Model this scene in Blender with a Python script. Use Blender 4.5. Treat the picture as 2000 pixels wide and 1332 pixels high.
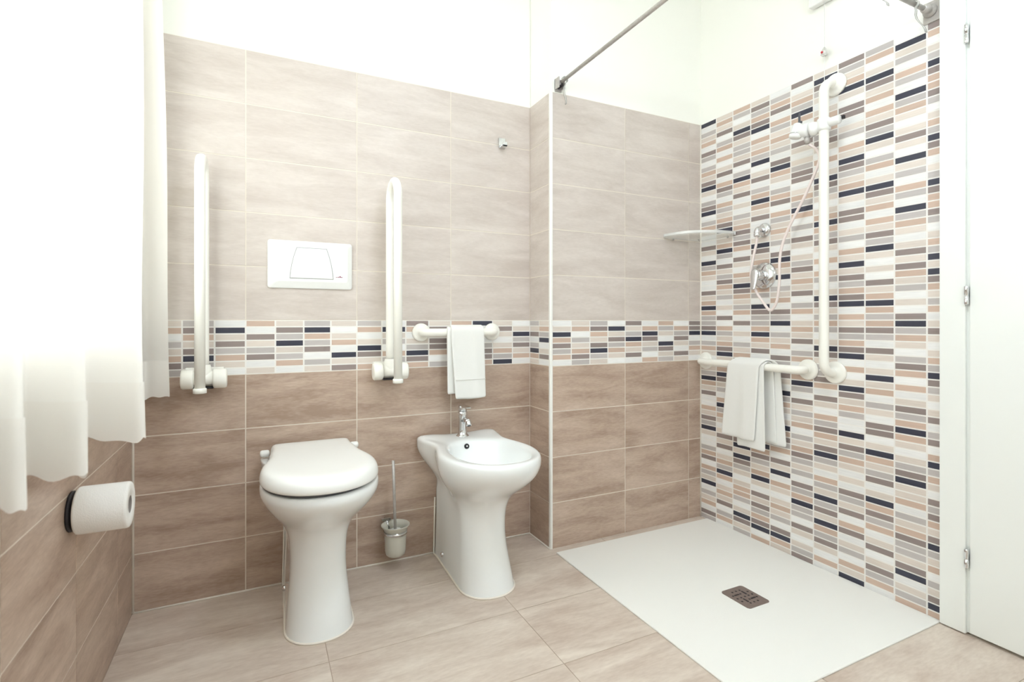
import bpy, math, random
from mathutils import Vector, Matrix, Quaternion

# ------------------------------------------------------------------ scene, camera, light
for _o in list(bpy.data.objects):
    bpy.data.objects.remove(_o, do_unlink=True)
SC = bpy.context.scene
COL = SC.collection
random.seed(7)

cam_d = bpy.data.cameras.new('camera')
cam = bpy.data.objects.new('camera', cam_d); COL.objects.link(cam)
F_PX, CX, HY, YAW = 1012.737, 1002.774, 628.655, 0.45497
cam.location = (0.39036, -2.15499, 0.99364)
cam.rotation_euler = (math.pi / 2, 0, -YAW)
cam_d.sensor_fit = 'HORIZONTAL'; cam_d.sensor_width = 36.0
cam_d.lens = F_PX / 2000 * 36
cam_d.shift_x = (1000 - CX) / 2000
cam_d.shift_y = (HY - 666) / 2000
cam_d.clip_start = 0.02
cam_d.dof.use_dof = True
cam_d.dof.focus_distance = 2.1
cam_d.dof.aperture_fstop = 4.0
SC.camera = cam

vs = SC.view_settings
vs.view_transform = 'Standard'; vs.look = 'None'; vs.gamma = 1.0
vs.use_curve_mapping = False
vs.exposure = 0.14
SC.cycles.use_denoising = True
SC.cycles.max_bounces = 14
SC.cycles.diffuse_bounces = 8
SC.cycles.transmission_bounces = 8
SC.cycles.transparent_max_bounces = 12
SC.cycles.sample_clamp_indirect = 8.0
SC.cycles.caustics_reflective = False
SC.cycles.caustics_refractive = False

world = bpy.data.worlds.new('overcast_sky'); SC.world = world
world.use_nodes = True
wb = world.node_tree.nodes['Background']
wb.inputs[0].default_value = (0.93, 0.97, 1.0, 1); wb.inputs[1].default_value = 1.5


def area_light(name, loc, rot, sx, sy, power, color, spread=math.pi):
    d = bpy.data.lights.new(name, 'AREA'); d.shape = 'RECTANGLE'; d.size = sx; d.size_y = sy
    d.energy = power; d.color = color; d.spread = spread
    o = bpy.data.objects.new(name, d); COL.objects.link(o)
    o.location = loc; o.rotation_euler = rot
    return o


# daylight pouring in through the window in the left wall (sits outside the pane)
area_light('window_daylight', (-0.22, -0.85, 1.58), (0, -math.pi / 2, 0), 1.2, 1.15, 50, (0.95, 0.98, 1.0))
LAMP_POS = (1.15, -1.55, 2.70)
LAMP_STRENGTH = 34.0
FILL_LAMP_STRENGTH = 44.0  # strength of the fill lamp added behind the camera


# ------------------------------------------------------------------ materials
def lin(c):
    out = []
    for v in c:
        v = v / 255.0
        out.append(v / 12.92 if v <= 0.04045 else ((v + 0.055) / 1.055) ** 2.4)
    return tuple(out)


def mat(name, rgb=(200, 200, 200), rough=0.5, metal=0.0, coat=0.0, spec=0.5, noise=None, bump=0.0, bscale=200.0,
        trans=0.0, alpha=1.0, emit=None, emit_s=0.0, ior=1.45, sss=0.0):
    m = bpy.data.materials.new(name); m.use_nodes = True
    nt = m.node_tree; b = nt.nodes['Principled BSDF']
    c = lin(rgb)
    b.inputs['Base Color'].default_value = (*c, 1)
    b.inputs['Roughness'].default_value = rough
    b.inputs['Metallic'].default_value = metal
    b.inputs['Coat Weight'].default_value = coat
    b.inputs['Specular IOR Level'].default_value = spec
    b.inputs['Transmission Weight'].default_value = trans
    b.inputs['IOR'].default_value = ior
    b.inputs['Alpha'].default_value = alpha
    if sss:
        b.inputs['Subsurface Weight'].default_value = sss
        b.inputs['Subsurface Radius'].default_value = (0.01, 0.01, 0.01)
    if emit:
        b.inputs['Emission Color'].default_value = (*lin(emit), 1)
        b.inputs['Emission Strength'].default_value = emit_s
    tc = nt.nodes.new('ShaderNodeTexCoord')
    if noise:
        rgb2, sc, stretch = noise
        mp = nt.nodes.new('ShaderNodeMapping'); mp.inputs['Scale'].default_value = stretch
        nz = nt.nodes.new('ShaderNodeTexNoise'); nz.inputs['Scale'].default_value = sc
        nz.inputs['Detail'].default_value = 6; nz.inputs['Roughness'].default_value = 0.6
        mx = nt.nodes.new('ShaderNodeMix'); mx.data_type = 'RGBA'
        mx.inputs[6].default_value = (*c, 1); mx.inputs[7].default_value = (*lin(rgb2), 1)
        nt.links.new(tc.outputs['Object'], mp.inputs[0]); nt.links.new(mp.outputs[0], nz.inputs['Vector'])
        nt.links.new(nz.outputs['Fac'], mx.inputs[0]); nt.links.new(mx.outputs[2], b.inputs['Base Color'])
    if bump:
        nb = nt.nodes.new('ShaderNodeTexNoise'); nb.inputs['Scale'].default_value = bscale
        nb.inputs['Detail'].default_value = 4
        bp = nt.nodes.new('ShaderNodeBump'); bp.inputs['Strength'].default_value = bump
        bp.inputs['Distance'].default_value = 0.002
        nt.links.new(tc.outputs['Object'], nb.inputs['Vector'])
        nt.links.new(nb.outputs['Fac'], bp.inputs['Height']); nt.links.new(bp.outputs[0], b.inputs['Normal'])
    return m


def tile_mat(name, lo, hi, stretch, rough=0.42):
    """Glazed stoneware with soft streaks; face attribute 'tint' shifts the streaks tile by tile."""
    m = bpy.data.materials.new(name); m.use_nodes = True
    nt = m.node_tree; b = nt.nodes['Principled BSDF']; N = nt.nodes.new; L = nt.links.new
    tc = N('ShaderNodeTexCoord'); at = N('ShaderNodeAttribute'); at.attribute_name = 'tint'
    sc = N('ShaderNodeVectorMath'); sc.operation = 'SCALE'; sc.inputs['Scale'].default_value = 37.0
    mp = N('ShaderNodeMapping'); mp.inputs['Scale'].default_value = stretch
    ad = N('ShaderNodeVectorMath'); ad.operation = 'ADD'
    L(tc.outputs['Object'], mp.inputs[0]); L(at.outputs['Color'], sc.inputs[0])
    L(mp.outputs[0], ad.inputs[0]); L(sc.outputs[0], ad.inputs[1])
    n1 = N('ShaderNodeTexNoise'); n1.inputs['Scale'].default_value = 1.0; n1.inputs['Detail'].default_value = 5
    n1.inputs['Roughness'].default_value = 0.62; n1.inputs['Distortion'].default_value = 0.5
    n2 = N('ShaderNodeTexNoise'); n2.inputs['Scale'].default_value = 14.0; n2.inputs['Detail'].default_value = 4
    L(ad.outputs[0], n1.inputs['Vector']); L(ad.outputs[0], n2.inputs['Vector'])
    mxn = N('ShaderNodeMath'); mxn.operation = 'MULTIPLY_ADD'; mxn.inputs[1].default_value = 0.24
    L(n2.outputs['Fac'], mxn.inputs[0])
    m1 = N('ShaderNodeMath'); m1.operation = 'MULTIPLY'; m1.inputs[1].default_value = 0.76
    L(n1.outputs['Fac'], m1.inputs[0]); L(m1.outputs[0], mxn.inputs[2])
    rp = N('ShaderNodeValToRGB'); rp.color_ramp.elements[0].position = 0.36; rp.color_ramp.elements[1].position = 0.66
    rp.color_ramp.elements[0].color = (*lin(lo), 1); rp.color_ramp.elements[1].color = (*lin(hi), 1)
    L(mxn.outputs[0], rp.inputs[0]); L(rp.outputs[0], b.inputs['Base Color'])
    b.inputs['Roughness'].default_value = rough
    b.inputs['Specular IOR Level'].default_value = 0.4
    return m


def mosaic_mat(name):
    m = bpy.data.materials.new(name); m.use_nodes = True
    nt = m.node_tree; b = nt.nodes['Principled BSDF']; N = nt.nodes.new; L = nt.links.new
    at = N('ShaderNodeAttribute'); at.attribute_name = 'tint'
    tc = N('ShaderNodeTexCoord'); mp = N('ShaderNodeMapping'); mp.inputs['Scale'].default_value = (12, 12, 260)
    nz = N('ShaderNodeTexNoise'); nz.inputs['Scale'].default_value = 1.6; nz.inputs['Detail'].default_value = 4
    L(tc.outputs['Object'], mp.inputs[0]); L(mp.outputs[0], nz.inputs['Vector'])
    mr = N('ShaderNodeMapRange'); mr.inputs[1].default_value = 0.3; mr.inputs[2].default_value = 0.7
    mr.inputs[3].default_value = 0.94; mr.inputs[4].default_value = 1.05
    L(nz.outputs['Fac'], mr.inputs[0])
    vm = N('ShaderNodeVectorMath'); vm.operation = 'SCALE'
    L(at.outputs['Color'], vm.inputs[0]); L(mr.outputs[0], vm.inputs['Scale'])
    L(vm.outputs[0], b.inputs['Base Color'])
    b.inputs['Roughness'].default_value = 0.38; b.inputs['Specular IOR Level'].default_value = 0.4
    return m


def cloth_mat(name, rgb, translucency, bump=0.3, bscale=900.0, rough=0.95):
    m = bpy.data.materials.new(name); m.use_nodes = True
    nt = m.node_tree; b = nt.nodes['Principled BSDF']; N = nt.nodes.new; L = nt.links.new
    b.inputs['Base Color'].default_value = (*lin(rgb), 1); b.inputs['Roughness'].default_value = rough
    b.inputs['Specular IOR Level'].default_value = 0.1
    tc = N('ShaderNodeTexCoord'); nb = N('ShaderNodeTexNoise'); nb.inputs['Scale'].default_value = bscale
    bp = N('ShaderNodeBump'); bp.inputs['Strength'].default_value = bump; bp.inputs['Distance'].default_value = 0.002
    L(tc.outputs['Object'], nb.inputs['Vector']); L(nb.outputs['Fac'], bp.inputs['Height']); L(bp.outputs[0], b.inputs['Normal'])
    if translucency:
        t = N('ShaderNodeBsdfTranslucent'); t.inputs['Color'].default_value = (*lin(rgb), 1)
        mx = N('ShaderNodeMixShader'); mx.inputs[0].default_value = translucency
        L(b.outputs[0], mx.inputs[1]); L(t.outputs[0], mx.inputs[2])
        L(mx.outputs[0], nt.nodes['Material Output'].inputs['Surface'])
    return m


def clear_mat(name, tint, gloss, body=0.0, rough=0.05):
    """thin clear sheet: mostly lets light straight through, a little sheen, a little white body"""
    m = bpy.data.materials.new(name); m.use_nodes = True
    nt = m.node_tree; b = nt.nodes['Principled BSDF']; N = nt.nodes.new; L = nt.links.new
    b.inputs['Base Color'].default_value = (*lin(tint), 1); b.inputs['Roughness'].default_value = rough
    t = N('ShaderNodeBsdfTransparent'); t.inputs['Color'].default_value = (*lin(tint), 1)
    g = N('ShaderNodeBsdfGlossy'); g.inputs['Roughness'].default_value = rough
    lw = N('ShaderNodeLayerWeight'); lw.inputs['Blend'].default_value = 0.35
    mu = N('ShaderNodeMath'); mu.operation = 'MULTIPLY'; mu.inputs[1].default_value = gloss
    L(lw.outputs['Fresnel'], mu.inputs[0])
    m1 = N('ShaderNodeMixShader'); m1.inputs[0].default_value = body
    m2 = N('ShaderNodeMixShader')
    L(t.outputs[0], m1.inputs[1]); L(b.outputs[0], m1.inputs[2])
    L(mu.outputs[0], m2.inputs[0]); L(m1.outputs[0], m2.inputs[1]); L(g.outputs[0], m2.inputs[2])
    L(m2.outputs[0], nt.nodes['Material Output'].inputs['Surface'])
    return m


M = {}
M['paint'] = mat('white_wall_paint', (243, 243, 237), 0.85, bump=0.05, bscale=300)
M['grout'] = mat('pale_grout', (226, 218, 206), 0.9)
M['grout_white'] = mat('white_grout', (236, 234, 230), 0.9)
M['grout_floor'] = mat('taupe_grout', (176, 158, 142), 0.9)
M['tile_light'] = tile_mat('light_beige_tile', (193, 182, 174), (213, 204, 197), (3.2, 3.2, 15))
M['tile_dark'] = tile_mat('taupe_tile', (161, 138, 122), (202, 182, 166), (3.2, 3.2, 15))
M['tile_floor'] = tile_mat('floor_tile', (190, 173, 160), (222, 211, 199), (2.6, 10, 3), 0.45)
M['mosaic'] = mosaic_mat('mosaic_tile')
M['ceramic'] = mat('white_ceramic', (236, 239, 239), 0.12, coat=0.5, spec=0.5)
M['seat'] = mat('white_seat_plastic', (238, 239, 237), 0.22, spec=0.5)
M['nylon'] = mat('cream_white_nylon', (243, 242, 235), 0.3, spec=0.5)
M['plastic'] = mat('white_plastic', (235, 236, 234), 0.28)
M['plastic_line'] = mat('grey_gap_plastic', (150, 152, 152), 0.5)
M['chrome'] = mat('chrome', (225, 226, 228), 0.07, metal=1.0)
M['steel'] = mat('brushed_steel', (200, 196, 192), 0.35, metal=0.25, noise=((160, 154, 149), 90, (1, 1, 1)))
M['brown_steel'] = mat('brownish_drain_steel', (142, 127, 121), 0.4, metal=0.35, noise=((122, 108, 103), 40, (1, 1, 1)))
M['black'] = mat('black_plastic', (34, 30, 34), 0.45)
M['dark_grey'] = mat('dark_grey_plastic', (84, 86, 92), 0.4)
M['towel'] = cloth_mat('white_terry', (249, 249, 246), 0.06, 0.9, 700)
M['curtain'] = cloth_mat('sheer_white_cotton', (250, 249, 246), 0.5, 0.15, 1500)
M['hem'] = cloth_mat('doubled_white_cotton', (248, 246, 242), 0.28, 0.15, 1500)
M['paper'] = cloth_mat('toilet_paper', (244, 243, 240), 0.05, 0.5, 500)
M['card'] = mat('grey_cardboard', (140, 132, 128), 0.9)
M['tray'] = mat('white_resin', (239, 239, 235), 0.55, bump=0.25, bscale=350)
M['door'] = mat('white_lacquer', (238, 241, 238), 0.3, spec=0.4)
M['frosted'] = clear_mat('frosted_glass', (226, 224, 212), 0.5, 0.75, 0.3)
M['acrylic'] = clear_mat('clear_acrylic', (253, 254, 253), 0.22, 0.12, 0.08)
M['acrylic_edge'] = clear_mat('clear_acrylic_edge', (253, 254, 253), 0.35, 0.5, 0.08)
M['glass'] = clear_mat('window_glass', (252, 254, 253), 0.5, 0.0, 0.01)
M['clear_plastic'] = clear_mat('translucent_plastic', (244, 244, 242), 0.7, 0.35, 0.15)
M['sealant'] = mat('white_sealant', (238, 232, 222), 0.5)
M['alu'] = mat('satin_white_aluminium', (236, 236, 232), 0.3, spec=0.5)
M['hose'] = mat('pinkish_white_hose', (232, 220, 216), 0.35)
M['red'] = mat('red_plastic', (196, 60, 70), 0.4)
M['logo'] = mat('purple_red_print', (150, 84, 110), 0.5)
M['lamp'] = mat('lamp_diffuser', (255, 255, 255), 0.5, emit=(231, 241, 255), emit_s=LAMP_STRENGTH)
M['lamp_fill'] = mat('fill_lamp_diffuser', (255, 255, 255), 0.5, emit=(231, 241, 255), emit_s=FILL_LAMP_STRENGTH)  # glowing tube of the added front fill lamp
M['bristle'] = mat('white_bristles', (228, 228, 222), 0.9)


# ------------------------------------------------------------------ mesh helpers
class MB:
    def __init__(self):
        self.v = []; self.f = []; self.m = []; self.t = []; self.s = []

    def add(self, verts, faces, mi=0, tint=(0, 0, 0), smooth=False):
        o = len(self.v)
        self.v += [tuple(p) for p in verts]
        for f in faces:
            self.f.append([i + o for i in f]); self.m.append(mi); self.t.append(tint); self.s.append(smooth)
        return self

    def box(self, lo, hi, mi=0, tint=(0, 0, 0)):
        x0, y0, z0 = lo; x1, y1, z1 = hi
        vs_ = [(x0, y0, z0), (x1, y0, z0), (x1, y1, z0), (x0, y1, z0), (x0, y0, z1), (x1, y0, z1), (x1, y1, z1), (x0, y1, z1)]
        return self.add(vs_, [(0, 3, 2, 1), (4, 5, 6, 7), (0, 1, 5, 4), (1, 2, 6, 5), (2, 3, 7, 6), (3, 0, 4, 7)], mi, tint)

    def loft(self, rings, closed=True, cap0=True, cap1=True, mi=0, smooth=True):
        n = len(rings[0]); vs_ = [p for r in rings for p in r]; fs = []
        for i in range(len(rings) - 1):
            for j in range(n if closed else n - 1):
                k = (j + 1) % n
                fs.append((i * n + j, i * n + k, (i + 1) * n + k, (i + 1) * n + j))
        if cap0: fs.append(tuple(reversed(range(n))))
        if cap1: fs.append(tuple(range((len(rings) - 1) * n, len(rings) * n)))
        return self.add(vs_, fs, mi, smooth=smooth)

    def lathe(self, prof, base, axis=(0, 0, 1), n=32, cap0=True, cap1=True, mi=0):
        """prof: list of (radius, distance along axis)"""
        a = Vector(axis).normalized(); q = Vector((0, 0, 1)).rotation_difference(a); b = Vector(base)
        rings = []
        for r, h in prof:
            rings.append([b + q @ Vector((r * math.cos(2 * math.pi * i / n), r * math.sin(2 * math.pi * i / n), h)) for i in range(n)])
        return self.loft(rings, True, cap0, cap1, mi)

    def tube(self, path, r, n=14, mi=0, cap=True):
        P = [Vector(p) for p in path]
        T = []
        for i in range(len(P)):
            a = P[max(i - 1, 0)]; b = P[min(i + 1, len(P) - 1)]
            T.append((b - a).normalized())
        u = T[0].orthogonal().normalized(); rings = []
        for i, p in enumerate(P):
            if i:
                u = (T[i - 1].rotation_difference(T[i]) @ u)
                u = (u - T[i] * u.dot(T[i])).normalized()
            w = T[i].cross(u)
            rr = r[i] if isinstance(r, (list, tuple)) else r
            rings.append([p + (u * math.cos(2 * math.pi * k / n) + w * math.sin(2 * math.pi * k / n)) * rr for k in range(n)])
        return self.loft(rings, True, cap, cap, mi)

    def prism(self, outline, d, mi=0, smooth=False):
        """closed outline of 3D points swept by the vector d"""
        d = Vector(d)
        return self.loft([[Vector(p) for p in outline], [Vector(p) + d for p in outline]], True, True, True, mi, smooth)


def wloc(o):
    p = Vector((0, 0, 0))
    while o:
        p += o.location; o = o.parent
    return p


def obj(name, mb, mats, parent=None, bevel=0.0, subsurf=0, solid=0.0, loc=None, segs=3):
    me = bpy.data.meshes.new(name)
    base = wloc(parent) if parent else Vector((0, 0, 0))
    if loc is not None: base = base * 0 + Vector(loc)
    me.from_pydata([tuple(Vector(p) - base) for p in mb.v], [], mb.f)
    if not isinstance(mats, (list, tuple)): mats = [mats]
    for m in mats: me.materials.append(M[m] if isinstance(m, str) else m)
    me.polygons.foreach_set('material_index', mb.m)
    me.polygons.foreach_set('use_smooth', mb.s)
    if any(t != (0, 0, 0) for t in mb.t):
        at = me.attributes.new('tint', 'FLOAT_COLOR', 'FACE')
        flat = []
        for t in mb.t: flat += [t[0], t[1], t[2], 1.0]
        at.data.foreach_set('color', flat)
    me.update()
    o = bpy.data.objects.new(name, me); COL.objects.link(o)
    if parent: o.parent = parent
    elif loc is not None: o.location = loc
    if solid:
        md = o.modifiers.new('thickness', 'SOLIDIFY'); md.thickness = solid; md.offset = 0
    if bevel:
        md = o.modifiers.new('edge', 'BEVEL'); md.width = bevel; md.segments = segs; md.limit_method = 'ANGLE'; md.angle_limit = math.radians(40)
        md.harden_normals = False
        for p in me.polygons: p.use_smooth = True
        try:
            o.modifiers.new('wn', 'WEIGHTED_NORMAL')
        except Exception:
            pass
    if subsurf:
        md = o.modifiers.new('smooth', 'SUBSURF'); md.levels = subsurf; md.render_levels = subsurf
    return o


def tag(o, label, cat, group=None):
    o['label'] = label; o['category'] = cat
    if group: o['group'] = group
    return o


def thing(name, loc, label, cat, group=None):
    o = bpy.data.objects.new(name, None); COL.objects.link(o); o.location = loc
    o.empty_display_size = 0.05
    return tag(o, label, cat, group)


def struct(o):
    o['kind'] = 'structure'; return o


def fillet(pts, r, n=8):
    P = [Vector(p) for p in pts]; out = [P[0]]
    for i in range(1, len(P) - 1):
        a = (P[i - 1] - P[i]).normalized(); b = (P[i + 1] - P[i]).normalized()
        ang = a.angle(b); d = r / math.tan(ang / 2)
        c = P[i] + (a + b).normalized() * (r / math.sin(ang / 2))
        s = P[i] + a * d - c; e = P[i] + b * d - c
        for k in range(n + 1):
            t = k / n; om = s.angle(e)
            out.append(c + (s * math.sin((1 - t) * om) + e * math.sin(t * om)) / math.sin(om))
    out.append(P[-1]); return out


def catmull(pts, n=8):
    P = [Vector(p) for p in pts]; P = [2 * P[0] - P[1]] + P + [2 * P[-1] - P[-2]]; out = []
    for i in range(1, len(P) - 2):
        for k in range(n):
            t = k / n; p0, p1, p2, p3 = P[i - 1:i + 3]
            out.append(0.5 * (2 * p1 + (p2 - p0) * t + (2 * p0 - 5 * p1 + 4 * p2 - p3) * t * t + (3 * p1 - p0 - 3 * p2 + p3) * t ** 3))
    out.append(P[-2]); return out


# ------------------------------------------------------------------ room shell
XW = 2.4164            # right wall
XC = 1.5308            # return of the boxed-out wall
RET = 0.1938           # depth of the boxing
TW, TH = 0.3985, 0.2   # wall tile
MW = 0.10009           # mosaic piece incl. joint
TOP = 2.0              # top of the tiling
CEIL = 2.72
YF = -2.75             # wall behind the camera
DOOR_Y0 = -1.2375

MC = {'W': lin((234, 234, 233)), 'B': lin((218, 208, 199)), 'P': lin((201, 177, 161)), 'T': lin((145, 132, 129)),
      'G': lin((189, 183, 181)), 'D': lin((60, 61, 75))}


def wall_frame(origin, u, n):
    """u runs along the wall, n points into the room"""
    O = Vector(origin); U = Vector(u); Nn = Vector(n); Z = Vector((0, 0, 1))

    def pt(a, z, d): return O + U * a + Z * z + Nn * d
    return pt


RELIEF = 0.0012


def raised(mb, pt, a0, z0, a1, z1, mi, tint):
    """one tile face standing a hair proud of the joint"""
    e = RELIEF
    fr = [pt(a0, z0, 0), pt(a1, z0, 0), pt(a1, z1, 0), pt(a0, z1, 0)]
    bk = [pt(a0, z0, -e), pt(a1, z0, -e), pt(a1, z1, -e), pt(a0, z1, -e)]
    mb.add(fr + bk, [(0, 1, 2, 3), (0, 4, 5, 1), (1, 5, 6, 2), (2, 6, 7, 3), (3, 7, 4, 0)], mi, tint)


def big_tiles(mb, pt, cols, rows, mi, g=0.0042):
    for i in range(len(cols) - 1):
        for j in range(len(rows) - 1):
            a0, a1, z0, z1 = cols[i] + g / 2, cols[i + 1] - g / 2, rows[j] + g / 2, rows[j + 1] - g / 2
            if a1 - a0 < 0.004: continue
            t = (random.random() + .01, random.random(), random.random())
            raised(mb, pt, a0, z0, a1, z1, mi, t)


def mosaic_col(mb, pt, a0, a1, ztop, s, mi, g=0.0048):
    for k, ch in enumerate(s):
        z1 = ztop - k * 0.025 - g / 2; z0 = ztop - (k + 1) * 0.025 + g / 2
        c = MC[ch]; v = 1 + random.uniform(-.05, .05)
        raised(mb, pt, a0 + g * .6, z0, a1 - g * .6, z1, mi, tuple(x * v for x in c))


WM = ['paint', 'grout', 'tile_light', 'tile_dark', 'mosaic', 'grout_white']
ROWS_LO = [0, .2, .4, .6, .8]; ROWS_HI = [1.0, 1.2, 1.4, 1.6, 1.8, 2.0]


def slab(mb, pt, a0, a1, z0, z1, d0, d1, mi):
    q = [pt(a0, z0, d0), pt(a1, z0, d0), pt(a1, z1, d0), pt(a0, z1, d0), pt(a0, z0, d1), pt(a1, z0, d1), pt(a1, z1, d1), pt(a0, z1, d1)]
    mb.add(q, [(0, 1, 2, 3), (7, 6, 5, 4), (0, 4, 5, 1), (1, 5, 6, 2), (2, 6, 7, 3), (3, 7, 4, 0)], mi)


def banded_wall(mb, pt, length, cols, strips, e0=0.0, e1=0.0, th=.10):
    """lower taupe tiles, mosaic band, upper beige tiles, paint; e0/e1 lengthen the wall body past its tiled run"""
    slab(mb, pt, -e0, length + e1, 0, TOP, -RELIEF, -th, 1)
    slab(mb, pt, -e0, length + e1, TOP, CEIL, -0.004, -th, 0)
    big_tiles(mb, pt, cols, ROWS_LO, 3)
    big_tiles(mb, pt, cols, ROWS_HI, 2)
    slab(mb, pt, -e0 + .0005, length + e1 - .0005, .8, 1.0, -RELIEF * .5, -th / 2, 5)
    for a0, a1, s in strips: mosaic_col(mb, pt, a0, a1, 1.0, s, 4)


pL = ['WBDPTGPW', 'BPWGBPTG', 'GTPBTDGB', 'WDBTGPBW']
pK = ['PWTBGTWB', 'BTGDBGPW', 'GDPGTWGB', 'BWBPWDBT']
pR = ['GPWBDTBP', 'WDBGWPGB', 'TPWBGDTP', 'BTBTTPWG']
pS = ['PGWBTDWB', 'DWBWGTTP', 'BTBWBPGD', 'WBDGTBPW']
pQ = ['TBGDPBTW', 'WPDTBGWP', 'PGBWDTBG', 'WPGTBWTB']
pA = ['DWGBPWTG', 'BPBTWGPW', 'PGWBDTBG', 'BTGPTDWP']
pC = ['GTDWGPBW', 'WPGBPTDB', 'TWBWGBPT', 'GPDPBTWW']
pE = ['WGPTWPGB', 'TWBPGDPW', 'BDTGBWBP', 'TGBPDBWT']
pF = ['PBGWTDPB', 'GWTBWBGT', 'DPGTBWPW', 'TWBGWPBD']
pH = ['WTBWDGPB', 'BPDGWTBG', 'GTPWTBWP', 'WBDTBPGW']
pN = ['WPBTGDBW', 'DGPBWBTB', 'BWPGBWTD', 'PBGWTBDP']


def rot(p): return [s[::-1] for s in p[::-1]]


# back wall (behind toilet and bidet)
A0 = 0.3436
mb = MB(); pt = wall_frame((0, 0, 0), (1, 0, 0), (0, -1, 0))
cols = [0, A0, A0 + TW, A0 + 2 * TW, XC]
strips = []
for k, s in enumerate(pL):
    a1 = A0 - (3 - k) * TW / 4; a0 = max(0.0, a1 - TW / 4)
    if a1 > 0.01: strips.append((a0, a1, s))
for pi, p in enumerate((pK, pR, pS)):
    for k, s in enumerate(p):
        a0 = A0 + pi * TW + k * TW / 4; a1 = min(XC, a0 + TW / 4); strips.append((a0, a1, s))
banded_wall(mb, pt, XC, cols, strips, .1, .1)
struct(obj('wall_back', mb, WM))

# boxed-out wall behind the shower: its side return and its front
mb = MB(); pt = wall_frame((XC, 0, 0), (0, -1, 0), (-1, 0, 0))
banded_wall(mb, pt, RET, [0, RET - .003], [(0, .088, 'GBTWGDPB'), (.088, .186, 'BPGDWBTW')], 0, -.0025, .06)
struct(obj('wall_return', mb, WM))
mb = MB(); pt = wall_frame((XC + .1005, -RET, 0), (1, 0, 0), (0, -1, 0))
LB = XW - XC
banded_wall(mb, lambda a, z, d: pt(a - .1005, z, d), LB, [.004, .4048, .4048 + TW, LB],
            [(.4048 - TW + k * TW / 4, .4048 - TW + (k + 1) * TW / 4, s) for k, s in enumerate(pL)] +
            [(.4048 + k * TW / 4, .4048 + (k + 1) * TW / 4, s) for k, s in enumerate(pQ)] +
            [(.4048 + TW, LB, 'TTDWGPBW')], -.012, .1)
struct(obj('wall_shower_back', mb, WM))

# right wall: mosaic from floor to 2 m, paint above, plain beyond the door casing
mb = MB(); pt = wall_frame((XW, -RET, 0), (0, -1, 0), (-1, 0, 0))
LR = abs(DOOR_Y0) - RET + .004
slab(mb, pt, -.09, LR, 0, TOP, -RELIEF * .5, -0.098, 5)
slab(mb, pt, -.09, LR, TOP, CEIL, -0.004, -0.098, 0)
grid = [(pA, pE), (rot(pH), pF), (pC, pE), (pH, pF), (rot(pC), pA), (pC, pA), (pQ, pH), (pN, pL), (pE, rot(pK)), (pA, pF)]
C8 = 'GPWBDTBPWPBTGDBWGPWBDTBPWPBTGDBWBWTBPDPGPTGWTBWBDBPWGBWTTWBDPBGTWBDPTGPWBTWBTGPW'
C9 = 'WDBGWPGWDGPBWBTBWDBGWPGWDGPBWBTBTPBGWBWTDGPBWGTPWPWBTGPDPBWBGTDBBPWGBPTGGBTDWBGP'
C10 = 'TPWBGDTPPTGWBPGDTPWBGDTPPTGWBPGDBDTPBGPWBTBWBPGDTGBWBTWGTWPDGPBWTGTPBTDGBPWGBTDP'
for c in range(11):
    if c < 8:
        s = ''.join((grid[r][0] if c < 4 else grid[r][1])[c % 4] for r in range(10))
    else:
        s = ''.join(([C8, C9, C10][c - 8]))[:80]
    mosaic_col(mb, pt, c * MW, min((c + 1) * MW, LR), TOP, s, 4)
struct(obj('wall_right', mb, WM))
mb = MB()
mb.box((XW, YF - .1, 0), (XW + .1, -2.2, CEIL)); mb.box((XW, -2.2, 2.2), (XW + .1, DOOR_Y0 - .004, CEIL)); mb.box((XW + .05, -2.2, 0), (XW + .1, DOOR_Y0 - .004, 2.2))
struct(obj('wall_right_beside_door', mb, 'paint'))

# left wall with the window opening
WY0, WY1, WZ0, WZ1 = -0.26, -1.42, 0.98, 2.30
mb = MB(); pt = wall_frame((0, 0, 0), (0, -1, 0), (1, 0, 0)); LL = abs(YF)
slab(mb, pt, 0, LL, 0, .8, -RELIEF, -.10, 1)
slab(mb, pt, 0, LL, .8, WZ0, -.001, -.10, 5)
slab(mb, pt, 0, LL, WZ1, CEIL, -.004, -.10, 0)
slab(mb, pt, 0, -WY0, WZ0, WZ1, -.002, -.10, 0); slab(mb, pt, -WY1, LL, WZ0, WZ1, -.002, -.10, 0)
lc = [0] + [.197 + i * TW for i in range(7)]; lc[-1] = min(lc[-1], LL)
big_tiles(mb, pt, lc, ROWS_LO, 3)
for i in range(27):
    a0 = .197 - .2 + i * .1
    s = (pQ + pA + pH + pK + pC + pE + pF)[i]
    mosaic_col(mb, pt, max(a0, 0) + (0.001 if a0 <= 0 else 0), a0 + .1, .975, s[:7], 4)
struct(obj('wall_left', mb, WM))

win = bpy.data.objects.new('window_1', None); COL.objects.link(win); win.location = (-.06, (WY0 + WY1) / 2, WZ0); struct(win)
mb = MB()
for y in (WY0 - .045, (WY0 + WY1) / 2 - .03, WY1): mb.box((-.085, y, WZ0), (-.035, y + (.06 if abs(y - (WY0 + WY1) / 2 + .03) < .001 else .045), WZ1))
mb.box((-.085, WY1, WZ0), (-.035, WY0, WZ0 + .05)); mb.box((-.085, WY1, WZ1 - .05), (-.035, WY0, WZ1))
obj('window_frame', mb, 'plastic', win)
mb = MB().box((-.064, WY1 + .03, WZ0 + .03), (-.058, WY0 - .03, WZ1 - .03)); obj('pane', mb, 'glass', win)

# wall behind the camera, ceiling, floor
struct(obj('wall_front', MB().box((-.1, YF - .1, 0), (XW + .1, YF, CEIL)), 'paint'))
struct(obj('ceiling', MB().box((-.1, YF - .1, CEIL), (XW + .1, .1, CEIL + .1)), 'paint'))

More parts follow.
